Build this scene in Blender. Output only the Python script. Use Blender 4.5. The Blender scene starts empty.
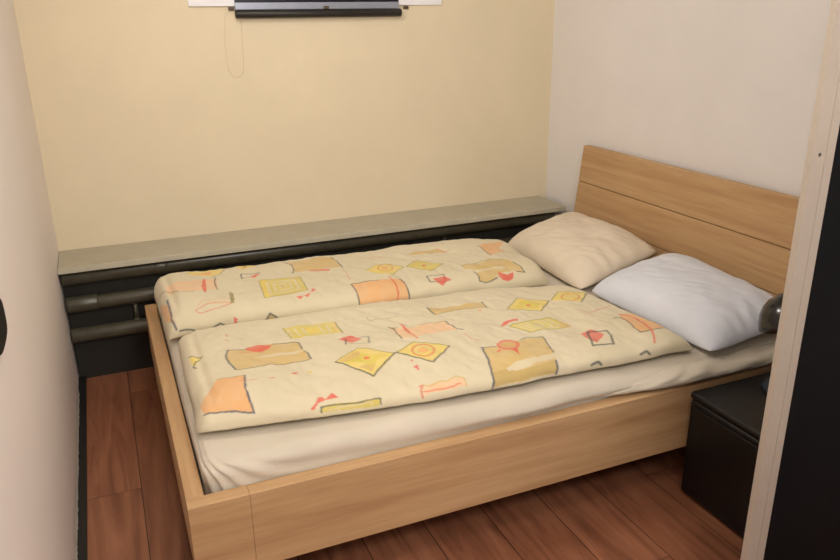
import bpy, bmesh, math, random
import numpy as np
from mathutils import Vector, Matrix
random.seed(4)
C = bpy.context.scene.collection
SC = bpy.context.scene

# ------------------------------------------------------------------ camera
H = 1.5
F, PITCH, YAW, ROLL = 744.3, .3421, .3988, -.0121
fw = Vector((math.sin(YAW)*math.cos(PITCH), math.cos(YAW)*math.cos(PITCH), -math.sin(PITCH)))
rt = Vector((math.cos(YAW), -math.sin(YAW), 0)); up = rt.cross(fw)
R_ = rt*math.cos(ROLL)+up*math.sin(ROLL); U_ = -rt*math.sin(ROLL)+up*math.cos(ROLL)
cd = bpy.data.cameras.new('camera'); cam = bpy.data.objects.new('camera', cd); C.objects.link(cam)
cd.sensor_width = 36; cd.lens = F/840*36; cd.clip_start = .02
m = Matrix((R_, U_, -fw)).transposed().to_4x4(); m.translation = Vector((0, 0, H)); cam.matrix_world = m
SC.camera = cam

# ------------------------------------------------------------------ world, lights, exposure
w = bpy.data.worlds.new('world'); SC.world = w; w.use_nodes = True
w.node_tree.nodes['Background'].inputs[0].default_value = (.9, .85, .8, 1)
w.node_tree.nodes['Background'].inputs[1].default_value = .05
SC.view_settings.view_transform = 'Standard'; SC.view_settings.look = 'None'
SC.view_settings.exposure = -0.20; SC.view_settings.gamma = 1; SC.view_settings.use_curve_mapping = False

def area(name, loc, target, size, power, col):
    l = bpy.data.lights.new(name, 'AREA'); l.shape = 'DISK'; l.size = size; l.energy = power; l.color = col
    o = bpy.data.objects.new(name, l); C.objects.link(o); o.location = loc
    o.rotation_euler = (Vector(target)-Vector(loc)).to_track_quat('-Z', 'Y').to_euler(); return o
area('ceiling_lamp_light', (.70, .75, 2.40), (.75, 1.4, 0), .55, 9, (1.0, .95, .88))
area('headboard_fill', (.15, 2.2, 2.38), (2.2, 2.4, 1.0), .5, 20, (1.0, .94, .86))  # added fill aimed at headboard and right wall, not a real ceiling lamp
area('front_fill', (.50, -.35, 2.28), (.9, 3.0, 1.0), .6, 35, (1.0, .95, .90))  # unseen frontal light added to lift the back wall and side rail
area('left_wall_fill', (.9, -.85, 1.7), (-.25, 1.9, 1.3), .5, 8.0, (.93, .95, 1.0))  # invented cool fill that brightens the left wall

# ------------------------------------------------------------------ helpers
def srgb(r, g, b):
    f = lambda c: (c/255/12.92) if c/255 <= .04045 else ((c/255+.055)/1.055)**2.4
    return (f(r), f(g), f(b), 1)

def tag(o, label=None, cat=None, group=None, kind=None):
    if label: o['label'] = label
    if cat: o['category'] = cat
    if group: o['group'] = group
    if kind: o['kind'] = kind
    return o

def empty(name, loc=(0, 0, 0), rz=0):
    o = bpy.data.objects.new(name, None); C.objects.link(o); o.location = loc; o.rotation_euler = (0, 0, rz)
    o.empty_display_size = .05
    return o

def link(name, bm, mat, parent=None, smooth=False, bevel=0, auto=None, world=True):
    me = bpy.data.meshes.new(name); bm.normal_update(); bm.to_mesh(me); bm.free()
    o = bpy.data.objects.new(name, me); C.objects.link(o)
    if mat: me.materials.append(mat)
    if parent:
        o.parent = parent
        if world: o.location = -Vector(parent.location)
    if smooth:
        for p in me.polygons: p.use_smooth = True
    if bevel:
        b = o.modifiers.new('bevel', 'BEVEL'); b.width = bevel; b.segments = 3; b.limit_method = 'ANGLE'; b.angle_limit = .6
        for p in me.polygons: p.use_smooth = True
        wn = o.modifiers.new('wn', 'WEIGHTED_NORMAL'); wn.keep_sharp = True
    return o

def box(bm, a, b):
    x0, y0, z0 = a; x1, y1, z1 = b
    v = [bm.verts.new(p) for p in ((x0,y0,z0),(x1,y0,z0),(x1,y1,z0),(x0,y1,z0),(x0,y0,z1),(x1,y0,z1),(x1,y1,z1),(x0,y1,z1))]
    for f in ((0,3,2,1),(4,5,6,7),(0,1,5,4),(1,2,6,5),(2,3,7,6),(3,0,4,7)): bm.faces.new([v[i] for i in f])
def boxbm(a, b):
    bm = bmesh.new(); box(bm, a, b); return bm

def prism(bm, prof, axis, a, b):
    """closed outline prof extruded along axis from a to b"""
    def P(p, t):
        return {'x': (t, p[0], p[1]), 'y': (p[0], t, p[1]), 'z': (p[0], p[1], t)}[axis]
    v0 = [bm.verts.new(P(p, a)) for p in prof]; v1 = [bm.verts.new(P(p, b)) for p in prof]
    n = len(prof)
    for i in range(n): bm.faces.new((v0[i], v0[(i+1) % n], v1[(i+1) % n], v1[i]))
    bm.faces.new(v0[::-1]); bm.faces.new(v1)
    bmesh.ops.recalc_face_normals(bm, faces=bm.faces)

def tube(bm, pts, r, seg=16, cap=True):
    pts = [Vector(p) for p in pts]; rings = []
    rr = r if isinstance(r, (list, tuple)) else [r]*len(pts)
    t0 = (pts[1]-pts[0]).normalized()
    n = t0.orthogonal().normalized()
    for i, p in enumerate(pts):
        t = (pts[min(i+1, len(pts)-1)]-pts[max(i-1, 0)]).normalized()
        n = (n-t*n.dot(t)).normalized(); b = t.cross(n)
        rings.append([bm.verts.new(p+(n*math.cos(2*math.pi*k/seg)+b*math.sin(2*math.pi*k/seg))*rr[i]) for k in range(seg)])
    for i in range(len(rings)-1):
        for k in range(seg):
            bm.faces.new((rings[i][k], rings[i][(k+1) % seg], rings[i+1][(k+1) % seg], rings[i+1][k]))
    if cap: bm.faces.new(rings[0][::-1]); bm.faces.new(rings[-1])

def lathe(bm, prof, mat=None, seg=40):
    """profile (r, z) revolved about z; mat transforms the result"""
    mat = mat or Matrix(); rings = []
    for r, z in prof:
        if r < 1e-6: rings.append([bm.verts.new(mat @ Vector((0, 0, z)))])
        else: rings.append([bm.verts.new(mat @ Vector((r*math.cos(2*math.pi*k/seg), r*math.sin(2*math.pi*k/seg), z))) for k in range(seg)])
    for a, b in zip(rings, rings[1:]):
        for k in range(seg):
            q = [a[k % len(a)], a[(k+1) % len(a)], b[(k+1) % len(b)], b[k % len(b)]]
            q = list(dict.fromkeys(q))
            if len(q) > 2: bm.faces.new(q)
    bmesh.ops.recalc_face_normals(bm, faces=bm.faces)

# ------------------------------------------------------------------ materials
def newmat(name, col=(.5, .5, .5, 1), rough=.5, metal=0, spec=.5, sheen=0):
    m = bpy.data.materials.new(name); m.use_nodes = True
    b = m.node_tree.nodes['Principled BSDF']
    b.inputs['Base Color'].default_value = col; b.inputs['Roughness'].default_value = rough
    b.inputs['Metallic'].default_value = metal; b.inputs['Specular IOR Level'].default_value = spec
    b.inputs['Sheen Weight'].default_value = sheen
    return m, m.node_tree, b

def coords(nt, scale=(1, 1, 1), rot=(0, 0, 0), kind='Object'):
    tc = nt.nodes.new('ShaderNodeTexCoord'); mp = nt.nodes.new('ShaderNodeMapping')
    mp.inputs['Scale'].default_value = scale; mp.inputs['Rotation'].default_value = rot
    nt.links.new(tc.outputs[kind], mp.inputs[0]); return mp.outputs[0]

def noise(nt, vec, scale, detail=4, rough=.5, dist=0):
    n = nt.nodes.new('ShaderNodeTexNoise'); n.inputs['Scale'].default_value = scale
    n.inputs['Detail'].default_value = detail; n.inputs['Roughness'].default_value = rough; n.inputs['Distortion'].default_value = dist
    nt.links.new(vec, n.inputs['Vector']); return n.outputs['Fac']

def ramp(nt, fac, stops):
    r = nt.nodes.new('ShaderNodeValToRGB'); e = r.color_ramp.elements
    while len(e) < len(stops): e.new(.5)
    for el, (p, c) in zip(e, stops): el.position = p; el.color = c
    nt.links.new(fac, r.inputs[0]); return r.outputs[0]

def mixc(nt, a, b, fac, mode='MIX'):
    m = nt.nodes.new('ShaderNodeMix'); m.data_type = 'RGBA'; m.blend_type = mode
    for i, v in ((0, fac), (6, a), (7, b)):
        if hasattr(v, 'is_linked'): nt.links.new(v, m.inputs[i])
        else: m.inputs[i].default_value = v
    return m.outputs[2]

def bump(nt, b, h, strength=.3, dist=.002):
    n = nt.nodes.new('ShaderNodeBump'); n.inputs['Strength'].default_value = strength; n.inputs['Distance'].default_value = dist
    nt.links.new(h, n.inputs['Height']); nt.links.new(n.outputs[0], b.inputs['Normal'])

def paint(name, c, var=.06, rough=.75):
    m, nt, b = newmat(name, c, rough, spec=.25)
    v = coords(nt)
    n = noise(nt, v, 2.5, 5, .6)
    d = tuple(x*(1-var) for x in c[:3])+(1,)
    nt.links.new(ramp(nt, n, [(.3, c), (.7, d)]), b.inputs['Base Color'])
    bump(nt, b, noise(nt, v, 90, 6, .7), .25, .002)
    return m
M_back = paint('cream_wall_paint', srgb(240, 226, 197))
M_right = paint('pale_wall_paint', srgb(240, 236, 235))
M_left = paint('white_wall_paint', srgb(248, 240, 235), .03)
M_ceil = paint('ceiling_paint', srgb(236, 228, 214))

def wood(name, axis, light, mid, dark, rough=.45, sc=1.0):
    """oak veneer with the grain along axis"""
    m, nt, b = newmat(name, mid, rough, spec=.35)
    s = {'x': (1.2, 22, 22), 'y': (22, 1.2, 22), 'z': (22, 22, 1.2)}[axis]
    v = coords(nt, tuple(q*sc for q in s))
    n1 = noise(nt, v, 1.0, 6, .6, .6)
    v2 = coords(nt, tuple(q*sc*5 for q in s))
    n2 = noise(nt, v2, 1.0, 3, .6)
    c1 = ramp(nt, n1, [(.28, dark), (.5, mid), (.75, light)])
    c2 = ramp(nt, n2, [(.35, (.88, .87, .84, 1)), (.6, (1, 1, 1, 1))])
    v3 = coords(nt, (1.5, 1.5, 1.5)); n3 = noise(nt, v3, 1.2, 2)
    c3 = mixc(nt, c1, c2, .55, 'MULTIPLY')
    nt.links.new(mixc(nt, c3, ramp(nt, n3, [(.3, (.92, .9, .88, 1)), (.7, (1, 1, 1, 1))]), 1.0, 'MULTIPLY'), b.inputs['Base Color'])
    bump(nt, b, n2, .12, .001)
    return m
oak = (srgb(212, 178, 136), srgb(200, 163, 120), srgb(182, 142, 101))
M_oakx = wood('oak_long', 'x', *oak); M_oaky = wood('oak_cross', 'y', *oak); M_oakz = wood('oak_upright', 'z', *oak)

# floor boards
PLANK = .20
def floor_mat():
    m, nt, b = newmat('laminate_boards', srgb(120, 75, 48), .42, spec=.4)
    tc = nt.nodes.new('ShaderNodeTexCoord'); sp = nt.nodes.new('ShaderNodeSeparateXYZ'); nt.links.new(tc.outputs['Object'], sp.inputs[0])
    def mth(op, a, c=None):
        n = nt.nodes.new('ShaderNodeMath'); n.operation = op
        for i, v in enumerate((a, c)):
            if v is None: continue
            if hasattr(v, 'is_linked'): nt.links.new(v, n.inputs[i])
            else: n.inputs[i].default_value = v
        return n.outputs[0]
    xs = mth('DIVIDE', mth('ADD', sp.outputs[0], -FLOOR_OFF), PLANK)
    idx = mth('FLOOR', xs); fr = mth('FRACT', xs)
    wn = nt.nodes.new('ShaderNodeTexWhiteNoise'); wn.noise_dimensions = '1D'; nt.links.new(idx, wn.inputs['W'])
    yo = mth('ADD', sp.outputs[1], mth('MULTIPLY', wn.outputs[0], 1.3))
    ys = mth('DIVIDE', yo, 1.28); yi = mth('FLOOR', ys); yf = mth('FRACT', ys)
    wn2 = nt.nodes.new('ShaderNodeTexWhiteNoise'); wn2.noise_dimensions = '2D'
    cb = nt.nodes.new('ShaderNodeCombineXYZ'); nt.links.new(idx, cb.inputs[0]); nt.links.new(yi, cb.inputs[1]); nt.links.new(cb.outputs[0], wn2.inputs['Vector'])
    cv = nt.nodes.new('ShaderNodeCombineXYZ')
    nt.links.new(mth('MULTIPLY', sp.outputs[0], 16), cv.inputs[0]); nt.links.new(mth('MULTIPLY', sp.outputs[1], 1.4), cv.inputs[1])
    nt.links.new(mth('MULTIPLY', wn2.outputs[0], 40), cv.inputs[2])
    n1 = noise(nt, cv.outputs[0], 1, 7, .62, 1.2)
    col = ramp(nt, n1, [(.25, srgb(104, 63, 44)), (.45, srgb(142, 91, 66)), (.6, srgb(160, 106, 78)), (.8, srgb(178, 122, 90))])
    # knots
    vk = nt.nodes.new('ShaderNodeTexVoronoi'); vk.inputs['Scale'].default_value = 1
    ck = nt.nodes.new('ShaderNodeCombineXYZ'); nt.links.new(mth('MULTIPLY', sp.outputs[0], 6), ck.inputs[0]); nt.links.new(mth('MULTIPLY', sp.outputs[1], 2.0), ck.inputs[1]); nt.links.new(wn2.outputs[0], ck.inputs[2])
    nt.links.new(ck.outputs[0], vk.inputs['Vector'])
    kn = ramp(nt, vk.outputs['Distance'], [(.03, (.45, .40, .36, 1)), (.13, (1, 1, 1, 1))])
    col = mixc(nt, col, kn, .8, 'MULTIPLY')
    tone = ramp(nt, wn2.outputs[0], [(0, (.80, .78, .76, 1)), (1, (1.0, 1.0, 1.0, 1))])
    col = mixc(nt, col, tone, 1.0, 'MULTIPLY')
    gx = mth('LESS_THAN', mth('MINIMUM', fr, mth('SUBTRACT', 1.0, fr)), .007)
    gy = mth('LESS_THAN', mth('MINIMUM', yf, mth('SUBTRACT', 1.0, yf)), .0008)
    g = mth('MAXIMUM', gx, gy)
    col = mixc(nt, col, srgb(45, 24, 16), g)
    nt.links.new(col, b.inputs['Base Color'])
    bump(nt, b, mth('SUBTRACT', mth('MULTIPLY', n1, .2), g), .35, .0015)
    return m
FLOOR_OFF = -.045
M_floor = floor_mat()

def cloth(name, col, rough=.85, wscale=1.0):
    m, nt, b = newmat(name, col, rough, spec=.15, sheen=.15)
    v = coords(nt)
    d = tuple(x*.93 for x in col[:3])+(1,)
    nt.links.new(ramp(nt, noise(nt, v, 6, 4), [(.35, col), (.7, d)]), b.inputs['Base Color'])
    bump(nt, b, noise(nt, v, 22*wscale, 5, .6, .8), .22, .006)
    return m
M_sheet = cloth('white_jersey_sheet', srgb(216, 206, 188))
M_pillow_cream = cloth('cream_pillow_cotton', srgb(232, 218, 196))
M_pillow_white = cloth('white_pillow_cotton', srgb(228, 232, 242))

def simple(name, col, rough, metal=0, spec=.5, var=.15, nscale=12, bs=.1, bscale=60, coat=0):
    m, nt, b = newmat(name, col, rough, metal, spec)
    v = coords(nt); d = tuple(x*(1-var) for x in col[:3])+(1,)
    nt.links.new(ramp(nt, noise(nt, v, nscale, 5, .6), [(.35, col), (.65, d)]), b.inputs['Base Color'])
    bump(nt, b, noise(nt, v, bscale, 4, .6), bs, .001)
    b.inputs['Coat Weight'].default_value = coat
    return m
M_ledge = simple('grey_green_ledge_paint', srgb(188, 181, 162), .6, var=.08)
M_ledge_edge = simple('ledge_edge_paint', srgb(204, 198, 176), .5, var=.08)
M_pipe = simple('dark_pipe_enamel', srgb(88, 84, 68), .32, spec=.6, var=.25, nscale=30, bs=.25, bscale=35)
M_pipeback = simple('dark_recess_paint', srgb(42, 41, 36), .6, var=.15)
M_black_base = simple('black_skirting', srgb(22, 20, 20), .5)
M_chip = simple('chipped_plaster', srgb(225, 220, 210), .9)
M_black = simple('black_lacquer', srgb(11, 11, 15), .6, spec=.12, var=.2)
M_stand = simple('black_stand_vinyl', srgb(17, 15, 15), .42, spec=.4, var=.2, bs=.2, bscale=120)
M_alu = simple('dull_aluminium', srgb(178, 166, 152), .5, metal=.15, spec=.5, var=.06, nscale=5)
M_screw = simple('dark_screw_recess', srgb(60, 55, 50), .6)
M_lamp = simple('black_lamp_enamel', srgb(14, 16, 17), .2, spec=.5, coat=.2)
M_lamp_in = simple('grey_lamp_inner', srgb(150, 145, 138), .5)
M_lamp_base = simple('slate_lamp_base', srgb(48, 54, 62), .3)
M_spill = simple('light_spill', srgb(250, 250, 255), .6, var=.01)  # white colour painted in for spilled projector light
M_navy = simple('dark_navy_screen', srgb(20, 20, 38), .3, var=.1)
M_silver = simple('silver_strip', srgb(175, 180, 195), .35, metal=.5, var=.05)
M_bar = simple('black_screen_bar', srgb(36, 33, 30), .45)
M_clip = simple('brown_clip', srgb(92, 74, 56), .5)
M_bulb = simple('frosted_bulb', srgb(240, 236, 225), .3, var=.02)
M_mesh = simple('pale_slat', srgb(200, 170, 125), .6)

# ------------------------------------------------------------------ the setting
XL, XR, YB, YF, ZC = -.245, 2.236, 3.48, -1.1, 2.45
def slab(name, a, b, mat, **k): return tag(link(name, boxbm(a, b), mat, **k), kind='structure')
slab('floor', (XL-.1, YF-.1, -.1), (XR+.1, YB+.1, 0), M_floor)
slab('ceiling', (XL-.1, YF-.1, ZC), (XR+.1, YB+.1, ZC+.1), M_ceil)
slab('wall_back', (XL-.1, YB, 0), (XR+.1, YB+.1, ZC), M_back)
slab('wall_right', (XR, YF, 0), (XR+.1, YB, ZC), M_right)
slab('wall_front', (XL-.1, YF-.1, 0), (XR+.1, YF, ZC), M_right)
slab('wall_left', (XL-.1, YF, 0), (XL, YB, ZC), M_left)
# black skirting strip lying at the foot of the left wall
slab('baseboard_left', (XL, YF, 0), (XL+.030, 3.308, .012), M_black_base)
# ragged plaster lip along the bottom of the left wall
bm = bmesh.new(); rg = random.Random(3); y = 1.2; top = []
N = 240; pr = []
for i in range(N+1):
    yy = -.2+(3.15+.2)*i/N
    pr.append((XL+.003+rg.random()*.003*(1 if rg.random() > .4 else .3), yy))
lo = [bm.verts.new((x, y, .0125)) for x, y in pr]; hi = [bm.verts.new((XL+.0015, y, .05+rg.random()*.01)) for x, y in pr]
for i in range(N): bm.faces.new((lo[i], lo[i+1], hi[i+1], hi[i]))
bk = [bm.verts.new((XL-.001, y, .0125)) for x, y in pr]
for i in range(N): bm.faces.new((lo[i+1], lo[i], bk[i], bk[i+1]))
tag(link('trim_1', bm, M_chip), kind='structure')

# ------------------------------------------------------------------ heating ledge and pipes
PY = 3.275
led = empty('wall_ledge', (.97, 3.34, .52))
tag(led, 'long grey-green painted ledge along the back wall above the dark pipes', 'ledge')
link('ledge_board', boxbm((XL+.002, 3.205, .530), (2.178, YB-.001, .546)), M_ledge, led, bevel=.002)
link('ledge_lip', boxbm((XL+.002, 3.199, .524), (2.178, 3.2045, .5475)), M_ledge_edge, led, bevel=.0015)
link('ledge_end_cap', boxbm((2.1785, 3.199, .524), (2.184, YB-.001, .5475)), M_ledge_edge, led, bevel=.0015)

rad = empty('pipe_radiator', (.97, PY, .1))
tag(rad, 'dark enamelled pipe radiator of three stacked pipes under the grey ledge', 'radiator')
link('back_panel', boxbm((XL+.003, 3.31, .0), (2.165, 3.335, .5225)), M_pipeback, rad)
def pipe(z, r, name='pipe', x0=XL+.004, x1=2.15):
    bm = bmesh.new(); tube(bm, [(x0, PY, z), (x0+.01, PY, z), (x1-.01, PY, z), (x1, PY, z)], [r*.9, r, r, r*.85], 32)
    return link(name, bm, M_pipe, rad, smooth=True)
pipe(.485, .034); pipe(.362, .031); pipe(.222, .031)
def collar(x, z, r, L):
    bm = bmesh.new(); tube(bm, [(x, PY, z), (x+.006, PY, z), (x+L-.006, PY, z), (x+L, PY, z)], [r*.94, r, r, r*.94], 32)
    return link('pipe_collar', bm, M_pipe, rad, smooth=True)
collar(XL+.012, .362, .0345, .12); collar(.13, .485, .036, .05)
for x in (.03, 1.05, 1.92):
    bm = bmesh.new(); tube(bm, [(x, PY+.004, .246), (x, PY+.004, .338)], .0095, 14)
    for zz in (.255, .332): tube(bm, [(x, PY+.004, zz-.005), (x, PY+.004, zz+.005)], .014, 14)
    link('connector', bm, M_pipe, rad, smooth=True)
for x in (1.52,):
    link('bracket', boxbm((x, 3.29, .40), (x+.012, 3.309, .52)), M_pipe, rad)

# ------------------------------------------------------------------ bed
X0, X1, Y0, Y1, ZT, ZB = .063, 2.10, 1.615, 3.10, .378, .155
bed = empty('double_bed', ((X0+X1)/2, (Y0+Y1)/2, 0))
tag(bed, 'light oak double bed frame with a slanted plank headboard by the right wall', 'bed')
TH = .045
link('side_rail', boxbm((X0+.1500, Y0, ZB), (X1-.012, Y0+TH, ZT)), M_oakx, bed, bevel=.001)
link('side_rail', boxbm((X0+TH+.001, Y1-TH, ZB), (X1-.012, Y1, ZT)), M_oakx, bed, bevel=.0022)
link('foot_board', boxbm((X0, Y0+TH+.001, ZB), (X0+TH, Y1, ZT)), M_oaky, bed, bevel=.0022)
def leg(bmv): return link('leg', bmv, M_oakx, bed, bevel=.001)
leg(boxbm((X0, Y0, 0), (X0+.1495, Y0+TH, ZT)))
leg(boxbm((X0+.003, Y1-TH-.09, 0), (X0+TH-.003, Y1-.003, ZB-.0008)))
leg(boxbm((X1-.12, Y0+.004, 0), (X1-.075, Y0+TH-.004, ZB-.0008)))
leg(boxbm((X1-.12, Y1-TH+.004, 0), (X1-.075, Y1-.004, ZB-.0008)))
# slatted base under the mattress
for i in range(13):
    x = .15+i*.15
    link('slat', boxbm((x, Y0+TH+.001, .262), (x+.07, Y1-TH-.001, .274)), M_mesh, bed)
link('support_beam', boxbm((X0+TH+.001, 2.33, .19), (X1-.02, 2.37, .2615)), M_oakx, bed)
# headboard: three planks leaning back towards the wall
hb = empty('headboard', (0, 0, 0)); 
bpy.data.objects.remove(hb)
HY0, HY1 = 1.60, 3.075
def hx(z): return 2.100+(z-.15)*(2.182-2.100)/(.885-.15)
fr = bmesh.new()
prism(fr, [(hx(.15)+.018, .15), (hx(.15)+.034, .15), (hx(.885)+.034, .885), (hx(.885)+.018, .885)], 'y', HY0+.001, HY1-.001)
head = link('headboard', fr, M_oaky, bed, bevel=.002)
def plank(z0, z1):
    b_ = bmesh.new()
    prism(b_, [(hx(z0), z0), (hx(z0)+.0175, z0), (hx(z1)+.0175, z1), (hx(z1), z1)], 'y', HY0, HY1)
    o = link('plank', b_, M_oaky, None, bevel=.0022); o.parent = head; return o
plank(.20, .3595); plank(.3625, .5385); plank(.5415, .7085); plank(.7115, .8845)

# ------------------------------------------------------------------ soft things (numpy surfaces)
#SOFT-BEGIN
def vnoise(x, y, seed=0):
    """smooth 2-D value noise, arrays in, -1..1 out"""
    xi = np.floor(x).astype(int); yi = np.floor(y).astype(int); xf = x-xi; yf = y-yi
    def h(a, b):
        n = (a*374761393+b*668265263+seed*1442695041) & 0xffffffff
        n = ((n ^ (n >> 13))*1274126177) & 0xffffffff
        return ((n ^ (n >> 16)) & 0xffff)/32767.5-1
    u = xf*xf*(3-2*xf); v = yf*yf*(3-2*yf)
    return (h(xi, yi)*(1-u)+h(xi+1, yi)*u)*(1-v)+(h(xi, yi+1)*(1-u)+h(xi+1, yi+1)*u)*v

def section(NT, n_side=3.0):
    """closed puffy cross-section resampled evenly; starts under the middle and runs round the near side over the top"""
    t = np.linspace(-np.pi/2, 1.5*np.pi, 4001)
    a = -np.sign(np.cos(t))*np.abs(np.cos(t))**(2/n_side*.75); b = np.sign(np.sin(t))*np.abs(np.sin(t))**(2/2.6)
    b = np.where(b > 0, .30+b*.70, .30+b*.30)
    return a, b

def duvet_mesh(P, NS, NT):
    """P: x0,x1 ends, near(u), far(u), thick(u), z0. returns NS x NT x 3 positions and arc coordinates"""
    a, b = section(NT)
    hw, th = P['hw'], P['th']
    L = np.concatenate([[0], np.cumsum(np.hypot(np.diff(a*hw), np.diff(b*th)))])
    tt = np.linspace(0, L[-1], NT+1)[:-1]
    A = np.interp(tt, L, a); B = np.interp(tt, L, b)
    u = np.linspace(0, 1, NS)
    # tighter spacing towards the ends
    Lx = P['x1']-P['x0']
    e = .070/Lx
    d = np.minimum(u, 1-u)
    k = np.clip(d/e, 0, 1)
    cap = np.sqrt(np.clip(1-(1-k)**2.4, 0, 1))
    X = P['x0']+Lx*u
    near = P['near'](u); far = P['far'](u)
    yc = (near+far)/2; hwv = (far-near)/2
    shr = 1-(1-cap)*P.get('endround', .10)
    S, T = np.meshgrid(X, tt, indexing='ij')
    Y = yc[:, None]+(hwv*shr)[:, None]*A[None, :]
    hgt = P['thick'](u)*(.10+.90*cap)
    Z = hgt[:, None]*B[None, :]
    # the surface leans with a little slant at the ends
    XX = S+P['slant'](u)[:, None]*A[None, :]+0*S
    # bulges and wrinkles
    sd = P['seed']
    top = np.clip(B, 0, 1)[None, :]*cap[:, None]
    wv = (.0105*vnoise(XX*4.2, Y*4.6, sd)+.0065*vnoise(XX*9+3, Y*8, sd+1)
          + .0026*vnoise(XX*30+Y*14, Y*10-XX*5, sd+2)+.0016*vnoise(XX*55, Y*40, sd+3))
    Z = Z+wv*top
    Y = Y+np.sign(A)[None, :]*(np.abs(A)**4)[None, :]*(.009*vnoise(XX*5, Z*8+sd, sd+4)+.004*vnoise(XX*16, Z*22, sd+5))
    XX = XX+(1-cap)[:, None]*(.006*vnoise(Y*14, Z*25, sd+6))
    if P.get('crease'):
        # a fold line running along the left end
        cr = np.exp(-((S-(P['x0']+.045))/.012)**2)*np.exp(-((A[None, :]-.05)/.9)**4)
        Z = Z-P['crease']*cr*top
    Z = np.maximum(Z, 0)+P['z0']
    return np.stack([XX, Y, Z], -1), S-P['x0'], T

def lerp(pts):
    xs = [p[0] for p in pts]; ys = [p[1] for p in pts]
    def f(u):
        r = np.interp(u, xs, ys)
        k = np.interp(np.clip(u-.03, 0, 1), xs, ys)+np.interp(np.clip(u+.03, 0, 1), xs, ys)
        return (r+k)/3
    return f
MZ = .452
DUV = {
 'near': dict(x0=.130, x1=1.640, hw=.33, th=.088, z0=MZ, seed=11, crease=.010,
              near=lerp([(0, 1.800), (.08, 1.772), (.45, 1.712), (.8, 1.685), (1, 1.668)]),
              far=lerp([(0, 2.455), (.5, 2.428), (1, 2.300)]),
              thick=lerp([(0, .075), (.06, .086), (.3, .080), (.6, .086), (.93, .080), (1, .060)]),
              slant=lerp([(0, .005), (.8, 0), (1, -.040)])),
 'far': dict(x0=.106, x1=1.605, hw=.29, th=.105, z0=MZ+.001, seed=23, crease=.012,
              near=lerp([(0, 2.462), (.3, 2.448), (.7, 2.415), (1, 2.385)]),
              far=lerp([(0, 3.000), (.5, 2.985), (.85, 2.960), (1, 2.860)]),
              thick=lerp([(0, .112), (.08, .110), (.3, .100), (.6, .096), (.85, .104), (1, .100)]),
              slant=lerp([(0, -.004), (.8, 0), (1, .030)])),
}
#SOFT-END

def grid_object(name, V, mat, parent=None, colors=None, close_ends=True):
    NS, NT = V.shape[:2]
    co = V.reshape(-1, 3)
    i = np.arange(NS-1)[:, None]; j = np.arange(NT)[None, :]; j2 = (j+1) % NT
    q = np.stack([i*NT+j, i*NT+j2, (i+1)*NT+j2, (i+1)*NT+j], -1).reshape(-1, 4)
    faces = q[:, ::-1].tolist() if True else q.tolist()
    if close_ends:
        faces.append(list(range(0, NT))); faces.append(list(range((NS-1)*NT, NS*NT))[::-1])
    me = bpy.data.meshes.new(name); me.from_pydata(co.tolist(), [], faces); me.update()
    if colors is not None:
        at = me.color_attributes.new('print', 'FLOAT_COLOR', 'POINT')
        at.data.foreach_set('color', np.ascontiguousarray(np.concatenate([colors.reshape(-1, 3), np.ones((NS*NT, 1))], 1), dtype=np.float32).ravel())
    for p in me.polygons: p.use_smooth = True
    bm = bmesh.new(); bm.from_mesh(me); bmesh.ops.recalc_face_normals(bm, faces=bm.faces); bm.to_mesh(me); bm.free()
    o = bpy.data.objects.new(name, me); C.objects.link(o); me.materials.append(mat)
    if parent: o.parent = parent; o.location = -Vector(parent.location)
    return o

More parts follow.
